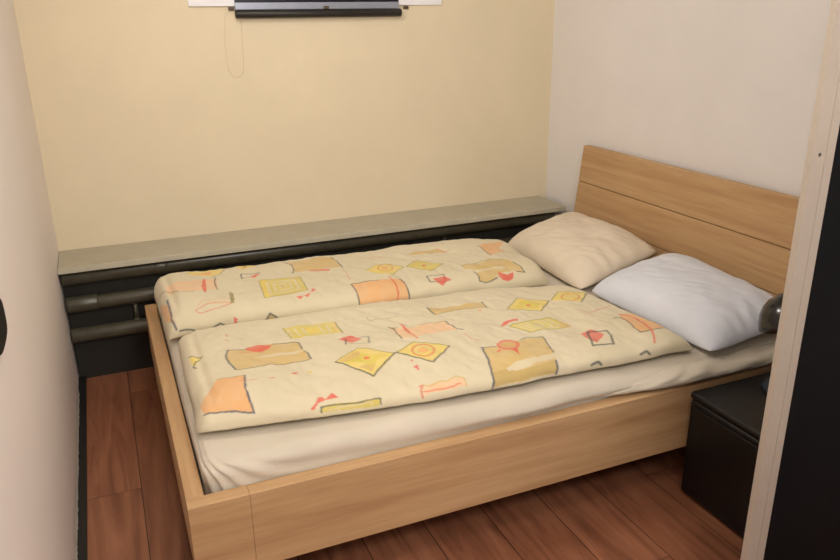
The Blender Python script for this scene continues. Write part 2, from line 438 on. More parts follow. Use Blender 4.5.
# --- mattress in a stretched fitted sheet
def mattress():
    NX, NY, NR = 240, 190, 14
    x0, x1, y0, y1 = .113, 2.085, 1.664, 3.050
    zb, zt, r = .2755, MZ-.004, .040
    gx = np.linspace(x0, x1, NX); gy = np.linspace(y0, y1, NY)
    # rings: rounded-box loop in the x-y plane at a set of heights, then cap with a grid via superposed rings
    prof = [(0.0, z_) for z_ in (zb, .30, .33, .36, .3815, .388, .397, zt-r)]
    for k in range(1, NR+1):
        a = math.pi/2*k/NR; prof.append((r*(1-math.cos(a)), zt-r+r*math.sin(a)))
    for k in range(1, 46): prof.append((r+.014*k, zt))
    NL = 720
    rows = []
    def loop(ins):
        # rounded rectangle inset by ins, evenly parametrised by the outer loop
        cx, cy = (x0+x1)/2, (y0+y1)/2; hx_, hy_ = (x1-x0)/2, (y1-y0)/2
        per = 4*(hx_+hy_); pts = []
        rc = .07
        for k in range(NL):
            s = per*k/NL
            if s < 2*hx_: p = (-hx_+s, -hy_)
            elif s < 2*hx_+2*hy_: p = (hx_, -hy_+s-2*hx_)
            elif s < 4*hx_+2*hy_: p = (hx_-(s-2*hx_-2*hy_), hy_)
            else: p = (-hx_, hy_-(s-4*hx_-2*hy_))
            px, py = p
            # round the corner
            ex, ey = abs(px)-(hx_-rc), abs(py)-(hy_-rc)
            if ex > 0 and ey > 0:
                d = math.hypot(ex, ey); f = rc/d if d > 1e-9 else 1
                m_ = max(ex, ey)/rc
                ex, ey = ex*f*m_ if d else ex, ey*f*m_ if d else ey
                px = math.copysign(hx_-rc+ex, px); py = math.copysign(hy_-rc+ey, py)
            sx = (hx_-ins)/hx_; sy = max((hy_-ins)/hy_, .02)
            pts.append((cx+px*sx, cy+py*sy))
        return np.array(pts)
    for ins, z in prof:
        p = loop(ins); rows.append(np.concatenate([p, np.full((NL, 1), z)], 1))
    V = np.stack(rows)
    X, Y, Z = V[..., 0], V[..., 1], V[..., 2]
    # taper of the side: sheet pulled in towards the bottom near the foot corner
    side = np.clip((Z-zb)/(zt-zb), 0, 1)
    ex = np.minimum(X-x0, x1-X); ey = np.minimum(Y-y0, y1-Y)
    edge = np.exp(-np.maximum(np.minimum(ex, ey), 0)/.05)
    # diagonal pull folds radiating from the near foot corner and near head end
    dF = np.hypot(X-x0, Y-y0); angF = np.arctan2(Z-zt-.02, X-x0+.02)
    w1 = np.sin(angF*26+3*vnoise(X*6, Z*9, 5))*np.exp(-dF/.30)*edge*.006
    w2 = (np.sin((X*1.0+Z*2.6)*46+4*vnoise(X*5, Z*5, 8)))*np.exp(-np.maximum(1.95-X, 0)/.28)*edge*.006*(Y < 2.2)
    w3 = .004*vnoise(X*12, Z*20+Y*3, 9)*edge
    bulge = .034*np.sin(np.pi*np.clip(side, .5, 1))**.6*(Y < 2.0)*np.clip((X-.45)/.6, 0, 1)
    ny = np.where(Y-y0 < .08, -1.0, np.where(y1-Y < .08, 1.0, 0)); nx = np.where(X-x0 < .08, -1.0, np.where(x1-X < .08, 1.0, 0))
    wt = (w1+w2+w3)*np.clip((Z-zb)/.06, 0, 1)
    inb = np.clip((Z-.385)/.02, 0, 1)
    V[..., 1] = Y+ny*(wt+bulge*inb*.8)*np.where(Y-y0 < .08, 1, .3)
    V[..., 0] = X+nx*wt*.6
    V[..., 2] = Z+np.clip((Z-.40)/.03, 0, 1)*(.0028*vnoise(X*7, Y*7, 12)+.0012*vnoise(X*25+Y*9, Y*20, 13)-.003*np.clip(.0, 0, 1)) \
        - np.where(Z > zt-.02, .004, 0)*0
    keep = V
    # keep the sides inside the bed frame below the rail top
    low = keep[..., 2] < .384
    keep[..., 1] = np.where(low, np.clip(keep[..., 1], 1.6615, 3.053), keep[..., 1])
    keep[..., 0] = np.where(low, np.clip(keep[..., 0], .1095, 2.090), keep[..., 0])
    o = grid_object('mattress', keep, M_sheet)
    return o
mat_o = mattress()
tag(mat_o, 'mattress in a creased white fitted sheet lying inside the oak bed frame', 'mattress')

# sheet skirt bunched over the side rail beside the black bedside stand
def sheet_fold():
    NS, NT = 120, 40
    u = np.linspace(0, 1, NS); X = 1.30+u*.79
    a = np.linspace(0, 2*np.pi, NT+1)[:-1]
    U, A = np.meshgrid(u, a, indexing='ij'); XX = np.repeat(X[:, None], NT, 1)
    amp = np.sin(np.pi*np.clip(u*.5+.0, 0, 1))**1.2
    amp = np.clip(u/.35, 0, 1)**.8*np.clip((1-u)/.06, .2, 1)
    ry = .006+.040*amp; rz = .005+.022*amp
    yc = 1.664-.018*amp; zc = .385+rz*.9
    Y = yc[:, None]+ry[:, None]*np.cos(A); Z = zc[:, None]+rz[:, None]*np.sin(A)
    rip = np.sin(XX*40+A*1.6+2*vnoise(XX*6, A, 4))*.0035*amp[:, None]
    Y = Y-rip; Z = Z+rip*.6+.002*vnoise(XX*30, A*3, 6)
    Z = np.maximum(Z, .3795); Y = np.maximum(Y, 1.600)
    return grid_object('sheet_fold', np.stack([XX, Y, Z], -1), M_sheet, mat_o)
sheet_fold()

# --- printed cotton of the duvets: the print is painted in cloth coordinates (s along, t around)
BASEC = np.array(srgb(224, 213, 184)[:3])
#PRINT-BEGIN
PRINT = {
 'near': [
  ('F','o',0,[(0.015,0.4387),(0.0375,0.4762),(0.0626,0.5168),(0.0774,0.5337),(0.1498,0.5316),(0.1402,0.4631),(0.1425,0.4138),(0.1438,0.3714),(0.08,0.3844),(0.0196,0.3968)]),
  ('L','b',0.003,[(0.1486,0.5317),(0.1382,0.4629),(0.141,0.4138),(0.1435,0.3704),(0.1104,0.3769),(0.08,0.3842),(0.0489,0.3885),(0.0194,0.3957)]),
  ('L','g',0.0014,[(0.0718,0.5325),(0.1128,0.5304),(0.1471,0.5295)]),
  ('F','t',0,[(0.1336,0.7412),(0.1869,0.7328),(0.2627,0.7547),(0.3468,0.7281),(0.3498,0.6855),(0.3591,0.6184),(0.2303,0.5991),(0.1349,0.5755),(0.1193,0.683)]),
  ('F','r',0,[(0.1876,0.7414),(0.2237,0.7528),(0.2685,0.7434),(0.2483,0.7115),(0.2179,0.694),(0.1879,0.7225)]),
  ('L','R',0.0018,[(0.168,0.7158),(0.234,0.6959)]),
  ('F','c',0,[(0.1737,0.6564),(0.2569,0.6758),(0.3343,0.6795),(0.3545,0.6721),(0.3187,0.6623),(0.2428,0.6602)]),
  ('L','k',0.003,[(0.1348,0.7435),(0.124,0.7139),(0.1193,0.683),(0.1245,0.6203),(0.1313,0.5828)]),
  ('L','k',0.0018,[(0.1278,0.5795),(0.1868,0.5863),(0.231,0.6018),(0.3591,0.6184)]),
  ('L','k',0.0024,[(0.3587,0.6163),(0.3576,0.6526),(0.3531,0.6708)]),
  ('L','k',0.0018,[(0.1336,0.7412),(0.1874,0.734)]),
  ('L','k',0.0024,[(0.2726,0.7502),(0.3498,0.7293),(0.3481,0.6858)]),
  ('F','y',0,[(0.0199,0.7747),(0.0563,0.741),(0.0305,0.6979),(0.0238,0.6992)]),
  ('L','k',0.0024,[(0.0199,0.7747),(0.0563,0.741),(0.0358,0.7182),(0.0237,0.6959),(0.0301,0.6757)]),
  ('L','R',0.0013,[(0.1321,0.4987),(0.1771,0.508)]),
  ('F','R',0,[(0.2134,0.5185),(0.2268,0.5238),(0.2278,0.5162)]),
  ('F','R',0,[(0.2764,0.535),(0.29,0.5452),(0.3034,0.5412),(0.2914,0.5293)]),
  ('F','Y',0,[(0.3209,0.5454),(0.3396,0.5467),(0.3393,0.5359)]),
  ('F','R',0,[(0.142,0.85),(0.1513,0.8561),(0.1449,0.8351)]),
  ('F','R',0,[(0.1384,0.8187),(0.1452,0.816),(0.1402,0.8047)]),
  ('F','Y',0,[(0.3329,0.8753),(0.5057,0.8596),(0.5008,0.755),(0.3381,0.7725)]),
  ('L','c',0.0028,[(0.3446,0.8583),(0.3477,0.7944)]),
  ('L','c',0.0028,[(0.3673,0.8518),(0.3693,0.7865)]),
  ('L','c',0.0028,[(0.3902,0.8451),(0.3915,0.7827)]),
  ('L','c',0.0028,[(0.446,0.8455),(0.4443,0.7777)]),
  ('L','c',0.0028,[(0.4711,0.8467),(0.4673,0.7751)]),
  ('L','p',0.0028,[(0.4944,0.8411),(0.4909,0.774)]),
  ('F','y',0,[(0.3979,0.8371),(0.4431,0.8351),(0.4402,0.7905),(0.3955,0.7919)]),
  ('L','g',0.0015,[(0.3329,0.8753),(0.3381,0.7725)]),
  ('L','k',0.0015,[(0.5057,0.8596),(0.5008,0.755)]),
  ('F','r',0,[(0.4711,0.708),(0.493,0.7128),(0.5188,0.72),(0.5343,0.6702),(0.5165,0.6605),(0.4985,0.658),(0.4863,0.683)]),
  ('L','k',0.0024,[(0.4793,0.657),(0.4903,0.6952)]),
  ('L','k',0.0018,[(0.5313,0.6869),(0.5588,0.6782)]),
  ('L','k',0.0024,[(0.5588,0.6782),(0.5439,0.6265)]),
  ('L','g',0.0013,[(0.4793,0.6605),(0.5439,0.6265)]),
  ('F','y',0,[(0.4176,0.5626),(0.4988,0.6083),(0.5911,0.54),(0.4926,0.4536)]),
  ('F','t',0,[(0.459,0.5397),(0.4252,0.56),(0.4944,0.5949),(0.4986,0.5671)]),
  ('F','t',0,[(0.4991,0.515),(0.522,0.5114),(0.4969,0.4723),(0.4697,0.5082)]),
  ('F','Y',0,[(0.4399,0.5475),(0.4871,0.5579),(0.5038,0.5824),(0.5168,0.5566),(0.5737,0.5382),(0.5302,0.5258),(0.5022,0.4941),(0.4911,0.5235)]),
  ('F','r',0,[(0.5137,0.542),(0.5121,0.5392),(0.5094,0.5376),(0.506,0.5368),(0.5028,0.5378),(0.5,0.5397),(0.4981,0.5429),(0.4972,0.5464),(0.4978,0.5496),(0.4993,0.5523),(0.502,0.5537),(0.5053,0.5543),(0.5082,0.553),(0.5111,0.5507),(0.5131,0.5477),(0.514,0.5447),(0.5137,0.542)]),
  ('L','g',0.0018,[(0.4176,0.5626),(0.4572,0.5836),(0.4988,0.6083),(0.5911,0.54)]),
  ('L','k',0.003,[(0.4176,0.5626),(0.4548,0.5119),(0.4936,0.4534),(0.5357,0.4972),(0.5911,0.54)]),
  ('F','y',0,[(0.5964,0.5395),(0.6727,0.5853),(0.7667,0.537),(0.6811,0.467)]),
  ('L','g',0.0018,[(0.5964,0.5395),(0.6727,0.5853),(0.7667,0.537)]),
  ('L','k',0.003,[(0.7667,0.537),(0.6811,0.467),(0.6371,0.5033),(0.5964,0.5395)]),
  ('L','R',0.003,[(0.71,0.5241),(0.701,0.5103),(0.6898,0.503),(0.6777,0.5014),(0.6648,0.5026),(0.6528,0.5055),(0.6457,0.515),(0.6431,0.5265),(0.6457,0.5388),(0.6525,0.5487),(0.6638,0.557),(0.6778,0.5622),(0.6923,0.5636),(0.703,0.5571),(0.7109,0.5486),(0.7137,0.5376),(0.71,0.5241)]),
  ('F','o',0,[(0.6922,0.5254),(0.6878,0.5187),(0.6827,0.5156),(0.6773,0.516),(0.6715,0.5176),(0.6663,0.5202),(0.6625,0.5244),(0.6612,0.5297),(0.6624,0.5358),(0.6658,0.5408),(0.6716,0.5446),(0.6777,0.546),(0.6843,0.5461),(0.6899,0.5435),(0.6934,0.5389),(0.6942,0.5326),(0.6922,0.5254)]),
  ('F','p',0,[(0.6521,0.7385),(0.6702,0.7147),(0.7097,0.6983),(0.76,0.7004),(0.7821,0.7111),(0.8358,0.7064),(0.8368,0.6565),(0.8419,0.6294),(0.7421,0.6233),(0.6917,0.6152),(0.6464,0.6202),(0.6445,0.6512)]),
  ('L','k',0.0024,[(0.6497,0.7402),(0.6612,0.7225),(0.6485,0.6612),(0.6464,0.6202)]),
  ('L','g',0.0018,[(0.6521,0.7385),(0.6716,0.7181)]),
  ('L','k',0.0024,[(0.833,0.7068),(0.8356,0.667),(0.8382,0.634),(0.8556,0.6262)]),
  ('L','g',0.0014,[(0.7411,0.6995),(0.7821,0.7111),(0.833,0.7068)]),
  ('F','r',0,[(0.6936,0.759),(0.6994,0.7357),(0.6925,0.6726),(0.6854,0.6422),(0.681,0.6744)]),
  ('L','R',0.003,[(0.6907,0.7115),(0.6886,0.6496),(0.6927,0.6038)]),
  ('F','r',0,[(0.2885,0.3635),(0.3077,0.3785),(0.3186,0.4021),(0.3325,0.404),(0.3356,0.3884),(0.3609,0.4122),(0.3744,0.3898),(0.3401,0.3867),(0.3164,0.3806),(0.2987,0.3594)]),
  ('F','Y',0,[(0.3197,0.3683),(0.4837,0.3663),(0.4825,0.3485),(0.4692,0.3408),(0.3175,0.3485)]),
  ('L','k',0.0024,[(0.3175,0.3485),(0.3196,0.3669),(0.4081,0.3624),(0.4837,0.3663),(0.4824,0.3469)]),
  ('L','c',0.002,[(0.3398,0.3525),(0.3821,0.356),(0.4563,0.3572),(0.4578,0.3488)]),
  ('F','r',0,[(0.6157,0.4598),(0.6321,0.4667),(0.6266,0.444)]),
  ('F','R',0,[(0.6199,0.4917),(0.6284,0.4933),(0.6245,0.4823)]),
  ('L','R',0.0026,[(0.6025,0.3879),(0.6154,0.3917),(0.6025,0.3742),(0.6007,0.3488)]),
  ('F','p',0,[(0.615,0.3776),(0.6358,0.3919),(0.7407,0.3903),(0.7364,0.3589),(0.6238,0.3601),(0.6072,0.3522)]),
  ('L','t',0.0024,[(0.6154,0.3917),(0.6318,0.3824),(0.6634,0.3923),(0.6889,0.3878),(0.7216,0.3983),(0.7396,0.3821),(0.7364,0.3589)]),
  ('L','r',0.0018,[(0.6068,0.369),(0.6258,0.3667),(0.674,0.3644),(0.7206,0.3704)]),
  ('L','g',0.0014,[(0.6129,0.8492),(0.6205,0.8186),(0.655,0.8259),(0.7132,0.8109)]),
  ('F','t',0,[(0.8584,0.5081),(0.9041,0.5041),(0.9971,0.5282),(1.0798,0.5302),(1.0526,0.4257),(1.0414,0.3881),(1.028,0.3411),(0.8123,0.3405),(0.8271,0.3899),(0.8463,0.4523)]),
  ('F','T',0,[(0.8271,0.3899),(0.8832,0.3892),(0.923,0.3743),(0.9701,0.3764),(1.0308,0.3888),(1.0341,0.3739),(1.028,0.3447),(0.8124,0.3439)]),
  ('F','c',0,[(0.8796,0.394),(0.9166,0.4079),(0.9876,0.4098),(1.0678,0.4202),(1.0467,0.4002),(1.0343,0.3952),(1.0005,0.39),(0.9767,0.3899),(0.9485,0.3785),(0.9244,0.3771),(0.8795,0.3823)]),
  ('L','b',0.0032,[(0.8595,0.5104),(0.8467,0.4476),(0.8285,0.3927),(0.8124,0.3367)]),
  ('L','k',0.0018,[(0.8584,0.5081),(0.9041,0.5041)]),
  ('L','k',0.0024,[(1.0032,0.5335),(1.04,0.5375),(1.0798,0.5302),(1.0662,0.477),(1.0526,0.4237)]),
  ('L','b',0.0034,[(1.0388,0.3864),(1.0326,0.3611),(1.0254,0.3403)]),
  ('F','R',0,[(0.9767,0.4934),(0.968,0.4832),(0.9556,0.4757),(0.9419,0.4727),(0.9284,0.4735),(0.9178,0.4806),(0.911,0.4904),(0.9093,0.5015),(0.9133,0.5141),(0.9239,0.5282),(0.9361,0.5355),(0.9503,0.5388),(0.9646,0.5383),(0.9768,0.5342),(0.9824,0.5222),(0.9806,0.505),(0.9767,0.4934)]),
  ('F','t',0,[(0.968,0.4972),(0.963,0.4915),(0.9547,0.4873),(0.9452,0.486),(0.9356,0.4871),(0.9273,0.49),(0.9221,0.4962),(0.9202,0.5032),(0.9227,0.5115),(0.93,0.521),(0.9388,0.5262),(0.9483,0.5277),(0.9574,0.5257),(0.9652,0.5212),(0.969,0.5125),(0.9701,0.5046),(0.968,0.4972)]),
  ('L','r',0.0018,[(0.976,0.4941),(0.9675,0.4841),(0.9552,0.4761),(0.942,0.4736),(0.9287,0.4748),(0.9185,0.4812),(0.912,0.4904),(0.9104,0.5019),(0.914,0.5133),(0.9247,0.5273),(0.9365,0.5344),(0.9502,0.538),(0.9638,0.5372),(0.9758,0.5331),(0.9806,0.5205),(0.9789,0.5043),(0.976,0.4941)]),
  ('F','r',0,[(0.8864,0.472),(0.906,0.4879),(0.909,0.4748)]),
  ('F','r',0,[(0.943,0.4708),(0.9603,0.4771),(0.9447,0.4348)]),
  ('F','Y',0,[(1.0189,0.6333),(1.1807,0.6545),(1.2029,0.5751),(1.0605,0.5721)]),
  ('L','g',0.0016,[(1.0189,0.6333),(1.1807,0.6545),(1.2029,0.5751),(1.0605,0.5721),(1.0189,0.6333)]),
  ('F','c',0,[(1.0362,0.6252),(1.166,0.6427),(1.1859,0.5824),(1.0709,0.5783)]),
  ('F','Y',0,[(1.0476,0.6219),(1.1579,0.6368),(1.176,0.5872),(1.0765,0.5813)]),
  ('F','c',0,[(1.0616,0.6153),(1.1471,0.629),(1.1611,0.5912),(1.0842,0.5855)]),
  ('F','Y',0,[(1.0723,0.6111),(1.1395,0.6239),(1.1507,0.5954),(1.0897,0.5882)]),
  ('F','c',0,[(1.0867,0.6057),(1.1311,0.6195),(1.1365,0.6006),(1.0975,0.5923)]),
  ('F','r',0,[(0.9904,0.6361),(1.0171,0.6651),(1.0356,0.664),(1.0696,0.6693),(1.0665,0.6552),(1.0266,0.6475),(1.0021,0.6395)]),
  ('L','R',0.0014,[(0.8454,0.5999),(0.8521,0.5653),(0.8807,0.5502)]),
  ('F','r',0,[(1.2053,0.5136),(1.2491,0.5278),(1.2624,0.4741),(1.21,0.4347),(1.1994,0.471)]),
  ('L','k',0.0034,[(1.2311,0.5173),(1.19,0.4234),(1.2592,0.4198),(1.2788,0.4642),(1.2863,0.4977),(1.2488,0.499),(1.2311,0.5173)]),
  ('F','o',0,[(1.4139,0.6162),(1.482,0.6157),(1.4812,0.5569),(1.479,0.4697),(1.3694,0.4508),(1.3813,0.5101),(1.3882,0.5769)]),
  ('L','k',0.0024,[(1.3638,0.5755),(1.3958,0.5828),(1.3813,0.5101),(1.3694,0.4508),(1.4172,0.4561),(1.4787,0.4684)]),
  ('L','r',0.003,[(1.4112,0.6126),(1.4381,0.603),(1.4385,0.551),(1.4153,0.4619),(1.3933,0.4194),(1.3741,0.386)]),
  ('L','k',0.004,[(1.1471,0.3503),(1.1709,0.3566),(1.1803,0.3444)]),
  ('L','k',0.004,[(1.3159,0.3546),(1.336,0.3608),(1.3432,0.3486)]),
  ('L','R',0.0016,[(1.3012,0.6685),(1.3134,0.6464),(1.3317,0.6435),(1.4347,0.6906)]),
  ('L','R',0.0013,[(1.2964,0.6409),(1.3199,0.6261)]),
  ('F','t',0,[(1.196,0.6167),(1.2208,0.5782),(1.1727,0.5784)]),
  ('F','y',0,[(1.0776,0.7513),(1.1665,0.84),(1.2636,0.7949),(1.1885,0.717)]),
  ('L','g',0.0018,[(1.0776,0.7513),(1.1665,0.84),(1.2636,0.7949),(1.1885,0.717),(1.0776,0.7513)]),
  ('L','k',0.0018,[(1.2636,0.7949),(1.1885,0.717)]),
  ('F','Y',0,[(1.113,0.7613),(1.1585,0.8068),(1.2296,0.7858),(1.1836,0.7371)]),
  ('F','R',0,[(1.1746,0.7641),(1.1727,0.762),(1.1692,0.7596),(1.166,0.7595),(1.1624,0.7592),(1.1596,0.7607),(1.1581,0.7632),(1.1579,0.7668),(1.1589,0.7697),(1.1612,0.7731),(1.1645,0.7748),(1.1678,0.7755),(1.171,0.7747),(1.1737,0.773),(1.1753,0.7704),(1.1757,0.7672),(1.1746,0.7641)]),
  ('F','y',0,[(1.2725,0.7955),(1.3543,0.877),(1.4678,0.8615),(1.3626,0.748)]),
  ('L','g',0.0018,[(1.2725,0.7955),(1.3543,0.877),(1.4678,0.8615)]),
  ('L','k',0.0024,[(1.4678,0.8615),(1.3626,0.748)]),
  ('L','R',0.0024,[(1.3985,0.8106),(1.3802,0.7891),(1.3621,0.7749),(1.3486,0.7722),(1.3325,0.7689),(1.3249,0.7779),(1.3201,0.7883),(1.3208,0.8013),(1.3269,0.8147),(1.3392,0.8286),(1.3546,0.8392),(1.3766,0.8531),(1.3911,0.8529),(1.4029,0.8492),(1.4094,0.841),(1.4085,0.8285),(1.3985,0.8106)]),
  ('F','t',0,[(0.8294,0.8434),(0.8969,0.8322),(0.943,0.8268),(0.9611,0.8397),(1.0303,0.8384),(1.022,0.7832),(0.9558,0.8016),(0.8478,0.7776),(0.8315,0.7818)]),
  ('L','k',0.0024,[(0.8294,0.8434),(0.8315,0.7818)]),
  ('L','g',0.0018,[(0.8315,0.7818),(0.8478,0.7776),(0.9558,0.8016),(1.022,0.7832)]),
  ('L','k',0.0018,[(1.0303,0.8384),(1.022,0.7832)]),
  ('F','o',0,[(0.9786,0.7753),(0.9925,0.7834),(0.9973,0.7676),(0.9848,0.7621)]),
  ('F','R',0,[(1.4783,0.8408),(1.4812,0.8323),(1.4806,0.834)]),
 ],
 'far': [
  ('F','p',0,[(0.0336,0.7037),(0.2186,0.6621),(0.2057,0.5478),(0.1168,0.5179),(0.0343,0.5811)]),
  ('F','y',0,[(0.121,0.8131),(0.2105,0.8666),(0.2509,0.8452),(0.2791,0.8416),(0.246,0.7576),(0.208,0.7062),(0.1673,0.7526)]),
  ('F','o',0,[(0.1587,0.7922),(0.2316,0.8258),(0.2059,0.7633),(0.1694,0.7686)]),
  ('L','g',0.0018,[(0.121,0.8131),(0.2105,0.8666),(0.2509,0.8452)]),
  ('L','k',0.0018,[(0.208,0.7062),(0.246,0.7576),(0.286,0.8414),(0.3131,0.8428)]),
  ('L','k',0.0024,[(0.2166,0.6811),(0.2037,0.6115),(0.2031,0.5389)]),
  ('L','g',0.0018,[(0.0086,0.6811),(0.0407,0.6226),(0.0718,0.5366),(0.1201,0.5218)]),
  ('F','r',0,[(0.1731,0.6888),(0.1801,0.6837),(0.1609,0.507),(0.1523,0.5041),(0.152,0.576)]),
  ('L','R',0.0018,[(0.2335,0.4006),(0.1768,0.4113),(0.1188,0.3907),(0.1021,0.3795),(0.1142,0.3625),(0.1576,0.3681),(0.2335,0.4006)]),
  ('L','o',0.0018,[(0.1155,0.4055),(0.1378,0.4337),(0.2123,0.44),(0.2358,0.4304)]),
  ('L','o',0.0018,[(0.1332,0.4027),(0.1907,0.4207),(0.2343,0.4061)]),
  ('F','g',0,[(0.2401,0.5126),(0.2525,0.4927),(0.2395,0.3992),(0.2268,0.3974),(0.2327,0.4507)]),
  ('F','y',0,[(0.3151,0.8416),(0.3304,0.7659),(0.3791,0.7801),(0.4043,0.8607),(0.3385,0.8306)]),
  ('F','o',0,[(0.3238,0.8291),(0.3501,0.7779),(0.3739,0.8312),(0.3385,0.8303)]),
  ('L','k',0.0018,[(0.3304,0.7659),(0.4043,0.8607),(0.3685,0.8377)]),
  ('L','k',0.0024,[(0.3105,0.6554),(0.3175,0.7056),(0.3882,0.7029)]),
  ('L','k',0.0018,[(0.3111,0.6609),(0.3512,0.6734)]),
  ('F','r',0,[(0.3404,0.67),(0.3907,0.699),(0.3623,0.6589)]),
  ('F','Y',0,[(0.3677,0.6195),(0.5254,0.6133),(0.5137,0.4375),(0.349,0.4129)]),
  ('F','y',0,[(0.3677,0.6195),(0.3943,0.6152),(0.3719,0.4151),(0.349,0.4129)]),
  ('F','c',0,[(0.3877,0.5898),(0.5007,0.5882),(0.4914,0.4542),(0.3713,0.433)]),
  ('F','Y',0,[(0.3956,0.5758),(0.4892,0.5727),(0.4823,0.4629),(0.3818,0.4448)]),
  ('F','c',0,[(0.4072,0.5612),(0.4751,0.5571),(0.4698,0.4747),(0.3966,0.4637)]),
  ('F','Y',0,[(0.4155,0.5523),(0.4641,0.5391),(0.4615,0.4837),(0.4069,0.4779)]),
  ('F','c',0,[(0.4266,0.5317),(0.4502,0.525),(0.4483,0.4963),(0.4226,0.4985)]),
  ('F','t',0,[(0.4305,0.5246),(0.445,0.5206),(0.4438,0.5011),(0.4278,0.5027)]),
  ('L','g',0.0016,[(0.3677,0.6195),(0.5254,0.6133),(0.5137,0.4375),(0.349,0.4129),(0.3677,0.6195)]),
  ('F','r',0,[(0.4587,0.4001),(0.4874,0.3969),(0.4695,0.3786)]),
  ('F','r',0,[(0.4842,0.3965),(0.5185,0.4127),(0.4999,0.3867)]),
  ('F','r',0,[(0.5208,0.4259),(0.538,0.4611),(0.545,0.4445),(0.5218,0.413)]),
  ('F','t',0,[(0.5066,0.8053),(0.6679,0.8382),(0.708,0.8155),(0.7102,0.6663),(0.6217,0.6691),(0.5216,0.6869),(0.5329,0.7472)]),
  ('L','k',0.0024,[(0.5091,0.8162),(0.5301,0.7654),(0.5278,0.7206),(0.5135,0.6763)]),
  ('L','k',0.0024,[(0.708,0.8155),(0.7126,0.7328),(0.7108,0.6452)]),
  ('F','R',0,[(0.5808,0.691),(0.658,0.6524),(0.6524,0.6337),(0.5743,0.6658)]),
  ('F','T',0,[(0.3358,0.3039),(0.3539,0.3287),(0.3761,0.307)]),
  ('L','k',0.003,[(0.3232,0.3026),(0.3361,0.3075),(0.3509,0.3304),(0.3762,0.3086),(0.3919,0.3044)]),
  ('L','k',0.003,[(0.1527,0.3054),(0.1756,0.314),(0.2016,0.2991)]),
  ('F','r',0,[(0.2228,0.3325),(0.238,0.3257),(0.2327,0.3181),(0.2323,0.3033),(0.2232,0.3036)]),
  ('L','k',0.003,[(0.0406,0.3124),(0.0643,0.3109),(0.0871,0.3035)]),
  ('F','o',0,[(0.0,0.6368),(0.0236,0.4647),(0.0256,0.334),(0.0043,0.4171)]),
  ('L','b',0.003,[(0.0241,0.5352),(0.0232,0.4323),(0.0217,0.3653),(0.0295,0.3212)]),
  ('L','R',0.0018,[(0.7967,0.7517),(0.8727,0.7305),(0.9077,0.6854)]),
  ('L','R',0.0012,[(0.7017,0.6267),(0.7008,0.5559),(0.6881,0.4827)]),
  ('F','y',0,[(0.7732,0.5592),(0.8294,0.6035),(0.8764,0.6175),(0.9261,0.5416),(0.8505,0.4684),(0.8035,0.4881)]),
  ('L','g',0.0018,[(0.7732,0.5592),(0.8294,0.6035),(0.8764,0.6175),(0.9261,0.5416),(0.8505,0.4684)]),
  ('L','R',0.0024,[(0.8831,0.5463),(0.8753,0.5311),(0.8648,0.5207),(0.8532,0.5161),(0.8417,0.5158),(0.8322,0.5215),(0.8267,0.5337),(0.8259,0.5502),(0.8302,0.5692),(0.8366,0.5809),(0.8477,0.5936),(0.8631,0.6094),(0.8746,0.6088),(0.8832,0.5992),(0.8881,0.5851),(0.8884,0.567),(0.8831,0.5463)]),
  ('F','o',0,[(0.8682,0.5516),(0.8645,0.5443),(0.8596,0.5396),(0.8538,0.5373),(0.8475,0.5357),(0.8423,0.5375),(0.8392,0.5424),(0.8388,0.5511),(0.8411,0.5606),(0.8453,0.5695),(0.851,0.5766),(0.8578,0.5815),(0.8636,0.5811),(0.868,0.5771),(0.8702,0.5696),(0.8703,0.5605),(0.8682,0.5516)]),
  ('F','Y',0,[(0.9356,0.5385),(1.0091,0.6082),(1.0903,0.5246),(1.012,0.4659)]),
  ('L','g',0.0018,[(0.9356,0.5385),(1.0091,0.6082),(1.0903,0.5246),(1.012,0.4659),(0.9356,0.5385)]),
  ('F','R',0,[(1.0171,0.5297),(1.0142,0.5248),(1.0109,0.5213),(1.007,0.5195),(1.0031,0.5187),(1.0004,0.5205),(0.9987,0.5239),(0.9987,0.5289),(1.0004,0.5341),(1.0031,0.5398),(1.007,0.5445),(1.0115,0.5478),(1.0155,0.5487),(1.0184,0.5474),(1.0196,0.5426),(1.0189,0.5361),(1.0171,0.5297)]),
  ('L','k',0.0024,[(0.9755,0.42),(1.0441,0.4168),(1.0331,0.3646),(0.9728,0.3751),(0.9755,0.42)]),
  ('F','r',0,[(0.9944,0.3979),(1.0409,0.4008),(1.0602,0.3674),(1.0331,0.3646),(1.0124,0.3466),(0.9963,0.3686)]),
  ('F','t',0,[(0.9976,0.6813),(1.0494,0.7098),(1.1412,0.7131),(1.1637,0.6598),(1.1235,0.6711),(1.004,0.6694)]),
  ('L','R',0.0018,[(1.1424,0.7157),(1.1507,0.6555),(1.1801,0.6663)]),
  ('F','o',0,[(0.6797,0.4463),(0.7802,0.4217),(0.8773,0.4231),(0.8726,0.3745),(0.8666,0.3074),(0.6761,0.3163),(0.6795,0.3833)]),
  ('L','k',0.0024,[(0.6759,0.3144),(0.6795,0.3833),(0.6797,0.4463),(0.7802,0.4217)]),
  ('L','k',0.003,[(0.8665,0.4212),(0.8732,0.3849),(0.8705,0.3056)]),
  ('L','r',0.0028,[(0.8324,0.447),(0.8354,0.3822),(0.8302,0.3359),(0.8237,0.3078)]),
  ('F','o',0,[(1.31,0.6732),(1.3807,0.7361),(1.4499,0.7703),(1.3886,0.6536),(1.4022,0.619),(1.3152,0.5545)]),
  ('L','k',0.0018,[(1.3089,0.6798),(1.3133,0.615),(1.3117,0.5469)]),
  ('L','g',0.0018,[(1.3851,0.6044),(1.4466,0.6255),(1.4625,0.5931)]),
